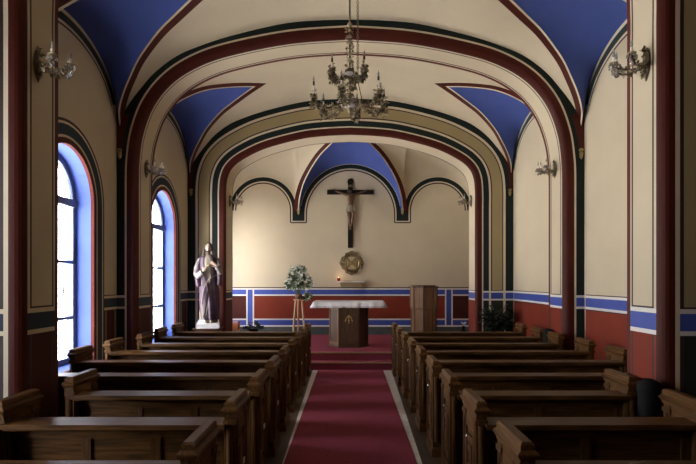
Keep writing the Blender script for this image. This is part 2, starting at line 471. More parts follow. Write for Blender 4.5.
for s in (1, -1):
    rows = []
    for i, a in enumerate(lowR):
        b = up_at(a.x); cpt = Vector((a.x, a.y-.02, max(b.z-.02, a.z))); L = max((b-a).length, 1e-4)
        row = []
        for j in range(15):
            t = (0, min(.03/L,.3), min(.14/L,.6))[j] if j < 3 else min(.14/L,.6) + (1-min(.14/L,.6))*(j-2)/12
            p = a*(1-t)**2 + cpt*2*t*(1-t) + b*t*t
            if i < 39: p = a*(1-t)**2 + cpt*2*t*(1-t) + b*t*t
            row.append(Vector((s*p.x, p.y, p.z)))
        rows.append(row)
    ceil.grid(rows, 'cream')
    G = resample(groin, 36)
    def surf(i, o):                     # a point o metres from the groin, measured across it, on the cove
        p = G[i]; t_ = (G[min(i+1,35)]-G[max(i-1,0)]).normalized()
        q = Vector((p.x - abs(t_.z)*o, 0, p.z + abs(t_.x)*o))
        # find depth on the cove at that x: walk the row above
        lo = min(lowR[39:], key=lambda v: abs(v.x-q.x)) if q.x > -1.346 else min(lowR[:40], key=lambda v: abs(v.x-q.x))
        b = up_at(q.x); c_ = Vector((q.x, lo.y-.02, max(b.z-.02, lo.z))); best = None
        for k in range(61):
            t = k/60; r_ = lo*(1-t)**2 + c_*2*t*(1-t) + b*t*t
            if best is None or abs(r_.z-q.z) < abs(best.z-q.z): best = r_
        y = min(best.y, p.y)
        return (s*q.x, y-.012-.03*o, q.z)
    for o0, o1, m in ((-.012,.025,'cream_line'), (.025,.135,'oxblood')):
        for i in range(len(G)-1):
            ceil.face([surf(i,o0), surf(i+1,o0), surf(i+1,o1), surf(i,o1)], m, True)
G2 = resample(groin, 25)
full = G2 + [Vector((-p.x, p.y, p.z)) for p in G2[::-1]][1:]
arc = [Vector((p[0], ZF-.003, p[1])) for p in far_arc(0, CH, CR+.16, 48)][::-1]
arc = resample([Vector((-CR-.16, ZF-.003, CZ+1.72))] + arc + [Vector((CR+.16, ZF-.003, CZ+1.72))], len(full))
rows = [[a.lerp(b, j/6)+Vector((0,0,.03*math.sin(PI*j/6))) for j in range(7)] for a, b in zip(full, arc)]
ceil.grid(rows, 'blue_vault')
ceil.build('ceiling', kind='structure')

# ------------------------------------------------------------------ arches (painted piers and ribs)
def arch_path(I, xl=1.0, xr=1.0, dh=0.0):
    """closed curve from left floor over the crown to right floor"""
    c = crom(I, 7)
    right = [(x, h+dh) for x, h in c]
    zs = sorted([B_DK, B_W1, B_B1, B_B0, B_W0, B_W0-.016, B_DK+.02, CZ+1.3, CZ+.6, 0.0, .14, 3.63, .8], reverse=True)
    hb = right[-1][1]+CZ
    leg = [(right[-1][0], z-CZ) for z in zs if z < hb-.02]
    R2 = right + leg
    P = [(-x*xl, h) for x, h in R2[::-1]] + [(x*xr, h) for x, h in R2[1:]]
    return P
def sweep(name, I, section, matfn, **k):
    """section: list of (outward offset, depth); matfn(segment, height in m) -> material"""
    P = arch_path(I, **k)
    N = norms(P)                        # left normal of a left-to-right path = outwards (up)
    mb = MB()
    rows = [[(p[0]+n[0]*o, z, max(CZ+p[1]+n[1]*o, 0)) for o, z in section] for p, n in zip(P, N)]
    legtop = CZ+I[-1][1]
    rows2 = []
    for r, p in zip(rows, P):
        zz = CZ+p[1]
        if zz <= legtop+.01: r = [(a, b, zz) for a, b, c in r]
        rows2.append(r)
    def m(i, j):
        zz = CZ+(P[i][1]+P[i+1][1])/2
        r_ = matfn(j, zz)
        return {'band_white': 'cream_line', 'blue_band': 'slate', 'dado_red': 'dado_dark'}.get(r_, r_) if P[i][0] < 0 else r_
    mb.grid(rows2, m, smooth=False)
    o = mb.build(name, kind='structure')
    weld(o, 1e-5)
    return o
def zone(zz, up, band=None, low='dado_red', line=True):
    if zz > B_DK: return up
    if zz > B_W1: return 'brown_line' if line else up
    if zz > B_B1: return 'band_white'
    if zz > B_B0: return band or 'blue_band'
    if zz > B_W0: return 'band_white'
    return low
def bull(zf, r, n=5, o=0.0):
    """rounded corner from soffit to face"""
    return [(o+r-r*math.cos(a), zf+r-r*math.sin(a)) for a in [PI/2*k/n for k in range(n+1)]]
def rib_section(zf, zr, red=.15, cl=.028, gr=.145, rr_=.09):
    S = [(.6,zr,'cream'), (0,zr,'red'), (0,zr-.07,'cream'), (0,zr-.095,'line'), (0,zr-.120,'panel'),
         (0,zf+rr_+.065,'line'), (0,zf+rr_+.04,'cream')]
    for i, (o, z) in enumerate(bull(zf, rr_)): S.append((o, z, 'redcol'))
    S += [(red,zf,'creaml'), (red+cl,zf,'green'), (red+cl+gr*.45,zf,'green2'), (.62,zf,'green')]
    return S
def rib_mat(S):
    def f(j, zz):
        t = S[j][2]
        if t == 'cream': return zone(zz, 'cream', line=False)
        if t == 'panel': return zone(zz, 'cream')
        if t == 'line': return zone(zz, 'brown_line', low='brown_line')
        if t == 'red': return 'red_line'
        if t == 'redcol': return 'oxblood'
        if t == 'creaml': return 'cream_line'
        if t == 'green': return zone(zz, 'dark_green', 'blue_band', 'dark_green', False)
        if t == 'green2': return 'oxblood' if CZ+1.93 < zz < CZ+2.42 else zone(zz, 'dark_green', 'blue_band', 'dark_green', False)
    return f
I2 = [(0,3.65),(.9,3.585),(1.79,3.41),(2.30,3.235),(2.69,2.985),(2.97,2.64),(3.13,2.22),(3.19,1.81),(3.20,1.5)]
S = rib_section(Z2F, Z2R); sweep('trim_2', I2, [(o,z) for o,z,_ in S], rib_mat(S))
S = rib_section(Z1R-.02, ZB1); sweep('trim_4', I2, [(o,z) for o,z,_ in S], rib_mat(S))
def wide_section(zf, zr, outer, rr_=.07, panel=.215, k=1.0):
    S = [(outer+.1,zr,'cream'), (0,zr,'line'), (0,zr-.04,'cream'), (0,zf+rr_+.03,'cream')]
    for i, (o, z) in enumerate(bull(zf, rr_)): S.append((o, z, 'redcol'))
    o = .14*k
    for w, t in ((.028,'creaml'), (.122,'green'), (.043,'creaml'), (.026,'brown'), (panel,'tan'), (.022,'brown'), (.05,'creaml'), (.09,'green'), (.3,'green2')):
        S.append((o, zf, t)); o += w
    S.append((o, zf, 'green'))
    return S
def wide_mat(S):
    def f(j, zz):
        t = S[j][2]
        if t == 'cream': return zone(zz, 'cream')
        if t == 'line': return 'brown_line'
        if t == 'redcol': return 'oxblood'
        if t == 'creaml': return 'cream_line'
        if t == 'brown': return zone(zz, 'brown_line', low='brown_line')
        if t == 'tan': return zone(zz, 'tan', low='plinth_dark')
        if t == 'green': return zone(zz, 'dark_green', 'blue_band', 'dark_green', False)
        if t == 'green2': return 'oxblood' if CZ+1.93 < zz < CZ+2.42 else zone(zz, 'dark_green', 'blue_band', 'dark_green', False)
    return f
S = wide_section(Z3F, Z3R, .8); sweep('trim_3', I3, [(o,z) for o,z,_ in S], wide_mat(S))
# near arch: its soffit has a framed panel, its face a tan panel
def near_section(zf, zr):
    S = [(1.3,zr,'cream'), (0,zr,'red'), (0,zr-.055,'cream'), (0,zr-.075,'line'), (0,zr-.097,'panel'),
         (0,zf+.135,'line'), (0,zf+.113,'cream')]
    for o, z in bull(zf, .08): S.append((o, z, 'redcol'))
    o = .10
    for w, t in ((.036,'creaml'), (.03,'brown'), (.5,'tan'), (.03,'brown'), (.05,'creaml'), (.12,'green')): S.append((o, zf, t)); o += w
    S.append((1.3, zf, 'green'))
    return S
def near_mat(S):
    w = wide_mat(S); r = rib_mat(S)
    return lambda j, zz: ('red_line' if S[j][2] == 'red' else w(j, zz) if S[j][2] in ('tan','brown','creaml','green') else r(j, zz))
I1 = [(0,3.78),(.8,3.73),(1.45,3.56),(1.9,3.27),(2.18,2.9),(2.30,2.5),(2.32,2.25),(2.32,2.0)]
S = near_section(Z1F, Z1R); sweep('trim_1', I1, [(o,z) for o,z,_ in S], near_mat(S), xl=2.50/2.32, xr=2.366/2.32)

# ------------------------------------------------------------------ floor, platform
PF = .31
mb = MB()
mb.box(-XW-.34, XW+.34, ZBACK-.2, ZF+.3, -.2, 0, 'floor_wood')
for sx, w0_, w1_ in ((-1,.010,.10),(1,.04,.16)):
    xa, xb, xc_ = .615, .615+w0_, .615+w1_
    mb.face([(sx*xa,ZBACK,.006),(sx*xb,ZBACK,.006),(sx*xb,4.5,.006),(sx*xc_,10.25,.006),(sx*xa,10.25,.006)], 'stone')
mb.build('floor', kind='structure')
mb = MB()
mb.box(-XW+.01, XW-.01, 10.25, 10.56, 0, .155, 'carpet'); mb.box(-XW+.01, XW-.01, 10.53, ZF-.005, 0, PF, 'carpet')
mb.box(-XW+.01, XW-.01, 10.235, 10.27, .135, .160, 'pale_wood'); mb.box(-XW+.01, XW-.01, 10.515, 10.55, PF-.02, PF+.005, 'pale_wood')
mb.build('floor_platform', kind='structure')
mb = MB()
mb.box(-.618, .618, ZBACK+.02, 10.25, .001, .014, 'carpet')
tag(mb.build('aisle_carpet'), 'long maroon carpet running up the aisle between the pews to the steps', 'carpet')

# ------------------------------------------------------------------ windows
def make_window(c, n):
    hw = HWS.get(c, OH)-.055
    X0, X1 = -XW-.275, -XW-.22
    fr = MB()
    sill = SILL+.03
    P = opening(c, hw, sill=sill)
    P = P+[P[0]]
    for i in range(len(P)-1):
        a, b = Vector(P[i]), Vector(P[i+1]); cc = Vector((c, 2.0))
        def inn(p, w=.075):
            x = p.x + (w if p.x < c-.01 else -w if p.x > c+.01 else 0) if p.y <= SP else c+(p.x-c)*(1-w/hw)
            y = p.y if p.y < SP and p.y > sill+.01 else (p.y+w if p.y <= sill+.01 else SP+(p.y-SP)*(1-w/hw))
            return (x, y)
        ia, ib = inn(a), inn(b)
        for X in (X0, X1): fr.face([(X,*a),(X,*b),(X,*ib),(X,*ia)], 'frame_paint')
        fr.face([(X0,*ia),(X0,*ib),(X1,*ib),(X1,*ia)], 'frame_paint')
    fr.box(X0-.01, X1+.02, c-hw, c+hw, SP-.055, SP+.045, 'frame_paint')
    fr.box(X0, X1, c-.035, c+.035, sill, SP, 'frame_paint')
    for zz in (CZ+.25, CZ-.49): fr.box(X0+.01, X1-.005, c-hw, c+hw, zz-.021, zz+.021, 'frame_paint')
    # slim arc bar in the fanlight
    r = hw-.10
    fr.tube([((X0+X1)/2, c-r*math.cos(PI*k/16), SP+r*math.sin(PI*k/16)) for k in range(17)], .012, 'frame_white', 6)
    root = fr.build('window_%d' % n, kind='structure')
    pa = MB(); q = [(X0+.02, *p) for p in opening(c, hw-.02, sill=sill+.02)]
    pa.face(q, 'window_glass'); pa.build('pane', root)
    h = MB(); h.box(X0+.012, X0+.034, c+.33, c+.352, CZ-.17, CZ-.07, 'iron')
    h.build('handle', root)
for c, n in WINS: make_window(c, n)

# ------------------------------------------------------------------ pews
def end_panel(mb):
    W = 'oak_z'
    mb.box(-.018,.018, .03,.37, .06,.85, W)
    for y0 in (0,.31):
        mb.box(-.034,.034, y0,y0+.08, .05,.85, W)
        for sx in (-.03,.03): mb.tube([(sx,y0+.04,.16),(sx,y0+.04,.80)], .015, W, 8)
        mb.box(-.042,.042, y0-.008,y0+.088, .775,.805, W)
    mb.tube([(0,-.002,.14),(0,-.002,.77)], .022, W, 8)
    mb.box(-.030,.030, .06,.34, .70,.85, 'oak_y'); mb.box(-.030,.030, .06,.34, .06,.20, 'oak_y')
    for s in (-1,1):
        x = s*.018
        mb.box(min(x,s*.030),max(x,s*.030), .11,.28, .25,.65, W, ti=.0)
        mb.box(min(x,s*.036),max(x,s*.036), .135,.255, .30,.60, W)
    mb.box(-.045,.045, -.015,.405, 0,.07, 'oak_y'); mb.box(-.045,.045,-.015,.405,.07,.09,'oak_y', ti=.012)
def cap_mesh(mb):
    mb.box(-.036,.036,-.018,.408,.830,.846,'oak_y'); mb.box(-.052,.052,-.035,.425,.846,.868,'oak_y', bi=.014)
    mb.box(-.052,.052,-.035,.425,.868,.876,'oak_y'); mb.box(-.052,.052,-.035,.425,.876,.892,'oak_y', ti=.018)
    mb.box(-.034,.034,-.017,.407,.892,.918,'oak_y'); mb.box(-.034,.034,-.017,.407,.918,.930,'oak_y', ti=.010)
PROTO = {}
def make_pew(xa, xb, name='pew'):
    """pew from aisle end xa to wall end xb; origin at centre of the aisle end, depth axis y"""
    t = thing('pew', '', 'pew')
    s = 1 if xb > xa else -1; L = abs(xb-xa)
    for x, lab in ((.03, 'aisle'), (L-.03, 'wall')):
        m = MB(); end_panel(m); e = m.build('end_panel', t); e.location = (s*x, 0, 0)
        m = MB(); cap_mesh(m); m.build('end_cap', e)
        if lab == 'aisle':
            hk = MB(); hx = -s*.037
            if s > 0:
                hk.tube([(hx,.19,.66),(hx-.012,.19,.665),(hx-.018,.19,.64),(hx-.010,.19,.61),(hx-.018,.19,.58),(hx-.006,.19,.53),(hx-.012,.188,.50),(hx-.004,.186,.475)], .006, 'chrome', 6)
                ob = hk.build('hook', e); ob['label'] = 'chrome hook'
            else:
                hk.box(-.002, .006, -.022, .022, -.02, .02, 'paper')
                ob = hk.build('number_plate', e); ob.location = (.041,.24,.47); ob['label'] = 'small white plate'
    def bx(nm, *a, m='oak_x', ti=0, par=None):
        q = MB(); x0, x1 = (a[0], a[1]) if s > 0 else (-a[1], -a[0])
        q.box(x0, x1, *a[2:], m, ti=ti); return q.build(nm, par or t)
    # back: frame and panels
    q = MB(); A, B = .055, L-.055
    if s < 0: A, B = -B, -A
    q.box(A,B,.115,.135,.10,.755,'oak_x'); q.box(A,B,.10,.145,.66,.755,'oak_x'); q.box(A,B,.10,.145,.10,.20,'oak_x')
    n = max(2, round(L/.6))
    for i in range(n+1):
        x = A+(B-A-.06)*i/n; q.box(x,x+.06,.10,.145,.20,.66,'oak_z')
    q.build('backrest', t)
    q = MB(); q.box(A,B,-.035,.165,.765,.785,'oak_x'); q.box(A,B,-.045,-.02,.755,.787,'oak_x'); q.box(A,B,-.02,.12,.735,.767,'oak_x', bi=.015)
    q.build('book_ledge', t)
    q = MB(); q.box(A,B,.13,.46,.405,.435,'oak_x'); q.box(A,B,.41,.44,.32,.405,'oak_x')
    q.build('seat', t)
    return t
SP_ = .878
rowdata = []
ordinal = ['nearest the camera', 'second from the camera', 'third from the camera', 'fourth from the camera', 'fifth from the camera',
           'sixth from the camera', 'third from the altar steps', 'second from the altar steps', 'front row by the altar steps']
def pew_x(side, k):
    if k <= 2: return 2.29 if side > 0 else 2.29
    if k == 6: return 3.10
    return 3.15 if side > 0 else 3.17
made = {}
XA = {-1: -.745, 1: .80}
for side in (-1, 1):
    for k in range(9):
        xb = pew_x(side, k); key = (side, xb); z = 2.74+SP_*k-.15
        if key not in made:
            o = make_pew(XA[side], side*xb); made[key] = o
            index_kids()
        else: o = copy_tree(made[key])
        o.location = (XA[side] + (.015-.005*k if side > 0 else 0), z, 0)
        extra = 'short ' if k <= 2 else ''
        tail = ''
        o['label'] = '%sdark oak pew %s the aisle, %s%s' % (extra, 'left of' if side < 0 else 'right of', ordinal[k], tail)
        o['category'] = 'pew'; o['group'] = 'oak pews %s of the aisle' % ('left' if side < 0 else 'right')

# ------------------------------------------------------------------ altar
AZ = 11.62
t = thing('altar_table', 'dark wooden altar with hexagonal pedestal carrying a gilt emblem, on the red platform', 'altar', (-.035, AZ, PF))
def hexp(r, rot=0): return [(r*math.cos(R(60*k)+rot), r*math.sin(R(60*k)+rot)) for k in range(6)]
def prism(mb, poly, z0, z1, m, s1=1.0):
    n = len(poly)
    v = [(x,y,z0) for x,y in poly] + [(x*s1,y*s1,z1) for x,y in poly]
    mb.mesh(v, [tuple(range(n))[::-1], tuple(range(n,2*n))] + [(i,(i+1)%n,n+(i+1)%n,n+i) for i in range(n)], m)
q = MB(); prism(q, hexp(.415), .03, .86, 'altar_wood')
for k in range(6):                                    # raised panels and corner fillets
    a = R(60*k+30); n_ = Vector((math.cos(a), math.sin(a), 0)); tt = Vector((-n_.y, n_.x, 0))
    c = n_*(.415*math.cos(R(30)))
    M = Matrix((( tt.x, n_.x, 0, c.x), (tt.y, n_.y, 0, c.y), (0,0,1,0), (0,0,0,1)))
    for x0,x1,z0,z1 in ((-.2,-.165,.05,.84),(.165,.2,.05,.84),(-.165,.165,.05,.10),(-.165,.165,.79,.84)):
        q.box(x0,x1,-.002,.012,z0,z1,'ambo_wood' if k in (3,) else 'altar_wood', M=M)  # lighter wood on the front-left face paints in the light on it
q.build('pedestal', t)
q = MB(); prism(q, hexp(.44), 0, .035, 'altar_wood'); q.build('pedestal_foot', t)
q = MB(); q.box(-.73,.73,-.34,.34,.86,.95,'altar_wood', bi=.05); q.build('altar_top', t)
q = MB(); yy = -.415*math.cos(R(30))-.006
def eb(pts, r=.009): q.tube([(a, yy, b) for a, b in pts], r, 'gold_paint', 6)
ez = .60
eb([(0,ez-.10),(0,ez+.06)]); eb([(-.075,ez-.05),(-.04,ez+.04),(0,ez+.075),(.04,ez+.04),(.075,ez-.05)])
eb([(-.03,ez+.02),(0,ez+.045),(.03,ez+.02)], .007); eb([(-.08,ez-.05),(-.06,ez-.058)]); eb([(.08,ez-.05),(.06,ez-.058)]); eb([(-.03,ez-.03),(.03,ez-.03)], .006)
q.build('emblem', t)['label'] = 'gilt monogram emblem'
q = MB()                                              # cloth with draped lace hem
per = []
n1, n2 = 60, 28; W, D = .745, .36
for i in range(n1): per.append((-W+2*W*i/n1, -D, 0,-1))
for i in range(n2): per.append((W, -D+2*D*i/n2, 1,0))
for i in range(n1): per.append((W-2*W*i/n1, D, 0,1))
for i in range(n2): per.append((-W, D-2*D*i/n2, -1,0))
rows = []
for lv, (dz, of) in enumerate(((.963,-.012),(.955,0),(.92,.010),(.885,.014),(.865,.017),(.825,.022))):
    row = []
    for i, (x,y,nx,ny) in enumerate(per):
        w = math.sin(i*.9)*.0025*lv + math.sin(i*.37+1)*.002*lv
        ex = .04*max(0,lv-1)/4 if abs(x) > W-.02 else 0
        sc = (.010*abs(math.sin(i*1.6)) if lv == 5 else 0)
        row.append((x+nx*(of+w)+math.copysign(ex,x), y+ny*(of+w), dz+sc))
    rows.append(row)
q.grid(rows, lambda i, j: 'lace' if i >= 4 else 'linen', True, True)
q.face([p for p in rows[0]], 'linen')
cl = q.build('altar_cloth', loc=(-.035, AZ, PF)); tag(cl, 'white linen cloth with lace hem draped over the altar', 'cloth')

# ------------------------------------------------------------------ lectern
t = thing('lectern', 'tall brown octagonal wooden lectern standing right of the altar', 'lectern', (1.49, 11.0, PF), R(14))
def octp(r, sq=1.0): return [(r*math.cos(R(45*k+22.5)), r*sq*math.sin(R(45*k+22.5))) for k in range(8)]
q = MB(); prism(q, octp(.25), .05, .80, 'ambo_wood', 1.0); prism(q, octp(.25), .80, .86, 'ambo_wood', 1.09); prism(q, octp(.272), .86, 1.255, 'ambo_wood')
for k in range(8):
    a = R(45*k+22.5); q.tube([(.25*math.cos(a), .25*math.sin(a), .05), (.25*math.cos(a), .25*math.sin(a), .80), (.272*math.cos(a), .272*math.sin(a), .86), (.272*math.cos(a), .272*math.sin(a), 1.255)], .012, 'altar_wood', 6)
q.build('body', t)
q = MB(); prism(q, octp(.30), 0, .05, 'altar_wood'); q.build('foot', t)
q = MB(); prism(q, octp(.30), 1.255, 1.285, 'altar_wood', 1.0)
q.box(-.2,.2,-.15,.2,1.285,1.305,'altar_wood'); q.build('reading_desk', t)

# ------------------------------------------------------------------ flowers on a wooden stand
def bouquet(q, c, rx, rz, n, pet, leafm, seed, pr=.034):
    random.seed(seed)
    for i in range(n):
        a = random.random()*2*PI; e = math.asin(random.uniform(-.55,1)); r = random.uniform(.55,1)
        d = Vector((math.cos(a)*math.cos(e), math.sin(a)*math.cos(e), math.sin(e)))
        kx = 1.12-.62*max(0, d.z)*r; p = Vector(c)+Vector((d.x*rx*r*kx, d.y*rx*r*kx, d.z*rz*r*(1.18 if d.z > 0 else .8)+random.uniform(-.03,.03)))
        if i % 5 < 2:
            q.ball(p, pr*.45, pet, 6, 4)
            for k in range(6):
                dd = (d+Vector((math.cos(k*1.05), math.sin(k*1.05), .4*math.sin(k*2)))*.9).normalized(); q.leaf(p, dd, pr*1.6, pr*1.1, pet)
        else:
            for k in range(4):
                dd = (d+Vector((random.uniform(-.7,.7), random.uniform(-.7,.7), random.uniform(-.6,.6)))).normalized()
                q.leaf(p-d*.05, dd, .11, .042, leafm if i % 2 else 'leaf_pale')
t = thing('flower_stand', 'tall pale wooden tripod stand holding the flowers left of the altar', 'stand', (-1.10, 11.45, PF))
for k in range(3):
    a = R(90+120*k+10); q = MB()
    q.tube([(.17*math.cos(a), .17*math.sin(a), 0), (.13*math.cos(a), .13*math.sin(a), .4), (.075*math.cos(a), .075*math.sin(a), 1.0)], [.024,.022,.020], 'pale_wood', 8)
    q.build('leg', t)
q = MB(); q.lathe([(.10,.98),(.115,.985),(.115,1.0),(.10,1.005)], 'pale_wood', n=20); q.build('tray', t)
q = MB(); q.lathe([(.10,.42),(.105,.43),(.10,.44)], 'pale_wood', n=20); q.build('brace', t)
t = thing('flower_arrangement', 'full bouquet of white blossoms and green leaves in a dark vase on the tripod stand', 'flowers', (-1.10, 11.45, PF+1.006))
q = MB(); q.lathe([(.05,0),(.075,.02),(.085,.06),(.07,.10),(.055,.115),(.045,.10)], 'terracotta', n=18); q.build('vase', t)
q = MB(); bouquet(q, (0,0,.36), .27, .31, 230, 'petal', 'leaf', 3, .040)
for k in range(26):
    a = k*2.4; rr2 = .05+.18*((k*7)%10)/10; q.tube([(0,0,.08),(rr2*.5*math.cos(a), rr2*.5*math.sin(a), .2),(rr2*math.cos(a), rr2*math.sin(a), .34)], .004, 'leaf', 4)
for k in range(10):
    a = R(36*k+9); q.tube([(0,0,.3),(.12*math.cos(a),.12*math.sin(a),.5),(.17*math.cos(a),.17*math.sin(a),.66+.03*(k%3))], .004,'leaf',4)
    for j in range(5): q.leaf((.15*math.cos(a),.15*math.sin(a),.58+.02*j), (math.cos(a+j),math.sin(a+j),1), .08,.03,'leaf_pale')
q.build('blossoms', t)
q = MB(); bouquet(q, (.20,-.16,.04), .09, .09, 34, 'petal_mauve', 'leaf_dark', 5, .026); q.tube([(0,0,.09),(.1,-.09,.1),(.18,-.14,.06)], .005, 'leaf_dark', 5)
q.build('trailing_sprig', t)['label'] = 'mauve and dark trailing sprig'

# ------------------------------------------------------------------ crucifix
XC, YC = px(350.4), ZF-.05
t = thing('crucifix', 'large dark wooden crucifix hanging on the cream wall above the altar', 'crucifix', (XC, YC, py(248)))
Hh = py(180)-py(248); hb = py(192.5)-py(248)
q = MB(); q.box(-.065,.065,-.0,.045,0,Hh-.07,'cross_wood'); q.box(-.60,.60,-.004,.045,hb-.055,hb+.06,'cross_wood')
q.box(-.075,.075,-.004,.045,Hh-.09,Hh-.05,'cross_wood'); q.lathe([(.001,0),(.06,0),(.075,.02),(.075,.03),(.06,.045),(.001,.045)],'cross_wood',n=16,M=Matrix.Translation((0,.045,Hh-.04))@Matrix.Rotation(R(90),4,'X'))
q.build('cross', t)
q = MB(); q.box(-.06,.06,-.014,-.002,hb+.13,hb+.19,'old_gold'); q.build('title_plate', t)['label'] = 'small plate on the top of the upright'
# body of the figure, one skinned surface
def skinned(name, parent, verts, edges, radii, material, root=0, sub=2, loc=None):
    me = bpy.data.meshes.new(name); me.from_pydata(verts, edges, []); me.materials.append(MATS[material])
    o = bpy.data.objects.new(name, me); COL.objects.link(o); o.parent = parent
    sk = o.modifiers.new('skin', 'SKIN'); sk.use_smooth_shade = True
    sv = me.skin_vertices[0].data if me.skin_vertices else None
    if sv is None:
        bm = bmesh.new(); bm.from_mesh(me); bm.verts.layers.skin.verify(); bm.to_mesh(me); bm.free(); sv = me.skin_vertices[0].data
    for i, r in enumerate(radii):
        r2 = r if isinstance(r, tuple) else (r, r)
        sv[i].radius = r2; sv[i].use_root = (i == root)
    ss = o.modifiers.new('sub', 'SUBSURF'); ss.levels = sub; ss.render_levels = sub
    if loc: o.location = loc
    return o
yf = -.075
V = [(0,yf,hb-.42),(.005,yf-.01,hb-.32),(.0,yf-.02,hb-.20),(.0,yf-.015,hb-.11),(-.005,yf-.025,hb-.055),(-.02,yf-.045,hb+.0),(-.025,yf-.05,hb+.035),
     (-.10,yf,hb-.085),(-.23,yf+.02,hb-.035),(-.345,yf+.03,hb+.015),(-.385,yf+.03,hb+.03),
     (.10,yf,hb-.085),(.23,yf+.02,hb-.035),(.345,yf+.03,hb+.015),(.385,yf+.03,hb+.03),
     (-.05,yf-.02,hb-.47),(-.035,yf-.09,hb-.68),(-.012,yf-.01,hb-.90),(-.01,yf-.045,hb-.98),
     (.055,yf-.02,hb-.47),(.05,yf-.09,hb-.69),(.015,yf-.0,hb-.91),(.012,yf-.035,hb-.985)]
E = [(0,1),(1,2),(2,3),(3,4),(4,5),(5,6),(3,7),(7,8),(8,9),(9,10),(3,11),(11,12),(12,13),(13,14),(0,15),(15,16),(16,17),(17,18),(0,19),(19,20),(20,21),(21,22)]
RR = [(.075,.055),(.062,.048),(.085,.058),(.075,.05),.032,.05,.035,.038,.028,.022,.018,.038,.028,.022,.018,.055,.04,.026,.02,.055,.04,.026,.02]
body = skinned('body', t, V, E, RR, 'corpus'); body['label'] = 'carved brown figure with outstretched arms'
q = MB(); random.seed(2)
rows = []
for zz, r in ((-.36,.088),(-.40,.10),(-.45,.11),(-.50,.112),(-.54,.108)):
    rows.append([(r*1.05*math.cos(2*PI*k/24)+.004*math.sin(k*2.1), yf-.01+r*.75*math.sin(2*PI*k/24)+.004*math.sin(k*3), hb+zz+.012*math.sin(k*.8)) for k in range(24)])
q.grid(rows, 'robe_tan', True, True); q.tube([(.10,yf-.03,hb-.38),(.12,yf-.04,hb-.45),(.125,yf-.03,hb-.54)], [.018,.025,.012], 'robe_white', 8)
q.build('loincloth', body)
q = MB(); q.ball((-.025,yf-.03,hb+.02), .052, 'hair_brown', 10, 6, (1,.9,1.15)); q.ball((-.02,yf-.07,hb-.03), .022, 'hair_brown', 8, 5)
for s in (-1,1): q.tube([(-.02+s*.04,yf-.03,hb+.02),(-.02+s*.052,yf-.04,hb-.04),(-.01+s*.05,yf-.045,hb-.09)], [.02,.018,.008], 'hair_brown', 6)
q.build('hair', body)
for s in (-1,1):
    q = MB()
    for k in range(5):
        a = (k-2)*.3; q.tube([(s*.385,yf+.03,hb+.03),(s*(.41),yf+.01,hb+.035+a*.03),(s*.415,yf-.012,hb+.03+a*.05)], [.008,.007,.005], 'corpus', 5)
    q.build('fingers', body)

# ------------------------------------------------------------------ medallion, shelf, lamp, book
t = thing('wall_medallion', 'round gilded openwork medallion with lobed edge on the wall below the crucifix', 'medallion', (px(351.4), ZF-.012, py(263)))
def lobed(a, r0):
    k = abs(math.cos(2*a))**.8; return r0*(.86+.14*k)*(1+.035*math.cos(12*a))
q = MB(); n = 96
def ringz(ra, rb, y0, y1, m, fa=lobed, fb=lobed):
    A = [(fa(2*PI*k/n, ra)*math.cos(2*PI*k/n), 0, fa(2*PI*k/n, ra)*math.sin(2*PI*k/n)) for k in range(n+1)]
    B = [(fb(2*PI*k/n, rb)*math.cos(2*PI*k/n), 0, fb(2*PI*k/n, rb)*math.sin(2*PI*k/n)) for k in range(n+1)]
    for k in range(n):
        a0, a1, b0, b1 = A[k], A[k+1], B[k], B[k+1]
        q.face([(a0[0],y0,a0[2]),(a1[0],y0,a1[2]),(b1[0],y1,b1[2]),(b0[0],y1,b0[2])], m, False)
rd = lambda a, r: r
random.seed(31)
for k in range(120): a = random.random()*2*PI; r = random.uniform(.21,.29)*lobed(a,1); q.leaf((r*math.cos(a),-.028,r*math.sin(a)), (random.uniform(-1,1),-.5,random.uniform(-1,1)), .05,.028, 'old_gold' if k%3 else 'gold')
ringz(.305,.305,.01,-.02,'old_gold'); ringz(.305,.285,-.02,-.035,'old_gold'); ringz(.285,.24,-.035,-.022,'old_gold'); ringz(.24,.20,-.022,-.04,'old_gold', lobed, rd)
q2 = MB(); q2.lathe([(.001,.008),(.19,.008),(.19,.0),(.001,-.001)], 'cream_line', n=32, M=Matrix.Rotation(R(90),4,'X')); q2.build('back_plate', t)['label'] = 'pale plate added to brighten the openings'  # disc added behind the openings, where the bare wall came out too dark
ringz(.20,.17,-.04,-.018,'gold', rd, rd); ringz(.17,.17,-.018,.01,'old_gold', rd, rd)
q.build('rim', t)
q = MB()
for k in range(4):
    a = PI/2*k+PI/4; q.tube([(.06*math.cos(a),-.02,.06*math.sin(a)),(.185*math.cos(a),-.02,.185*math.sin(a))], [.022,.034], 'gold', 8)
q.box(-.10,.10,-.035,-.005,-.055,.055,'gold', ti=.01); q.ball((0,-.03,0),.05,'gold',12,6,(1,.5,1))
for x in (-.14,.14): q.tube([(x,-.02,-.075),(x,-.02,.075)],.020,'old_gold',8)
for sx in (-.06,0,.06): q.tube([(sx,-.04,-.04),(sx,-.045,.045)],.009,'gold',6)
q.build('relief', t)['label'] = 'gilt relief in the middle'
q = MB()
for k in range(32):
    a = 2*PI*k/32; r = lobed(a, .262); q.ball((r*math.cos(a), -.036, r*math.sin(a)), .014, 'gold', 6, 4)
q.tube([(lobed(2*PI*k/64,.262)*math.cos(2*PI*k/64), -.030, lobed(2*PI*k/64,.262)*math.sin(2*PI*k/64)) for k in range(65)], .008, 'gold', 6)
q.build('beading', t)
t = thing('wall_shelf', 'small cream stone shelf fixed to the wall below the medallion', 'shelf', (px(351.0), ZF-.004, py(286.8)))
q = MB(); q.box(-.34,.34,-.30,0,.115,.145,'band_white'); q.build('slab', t)
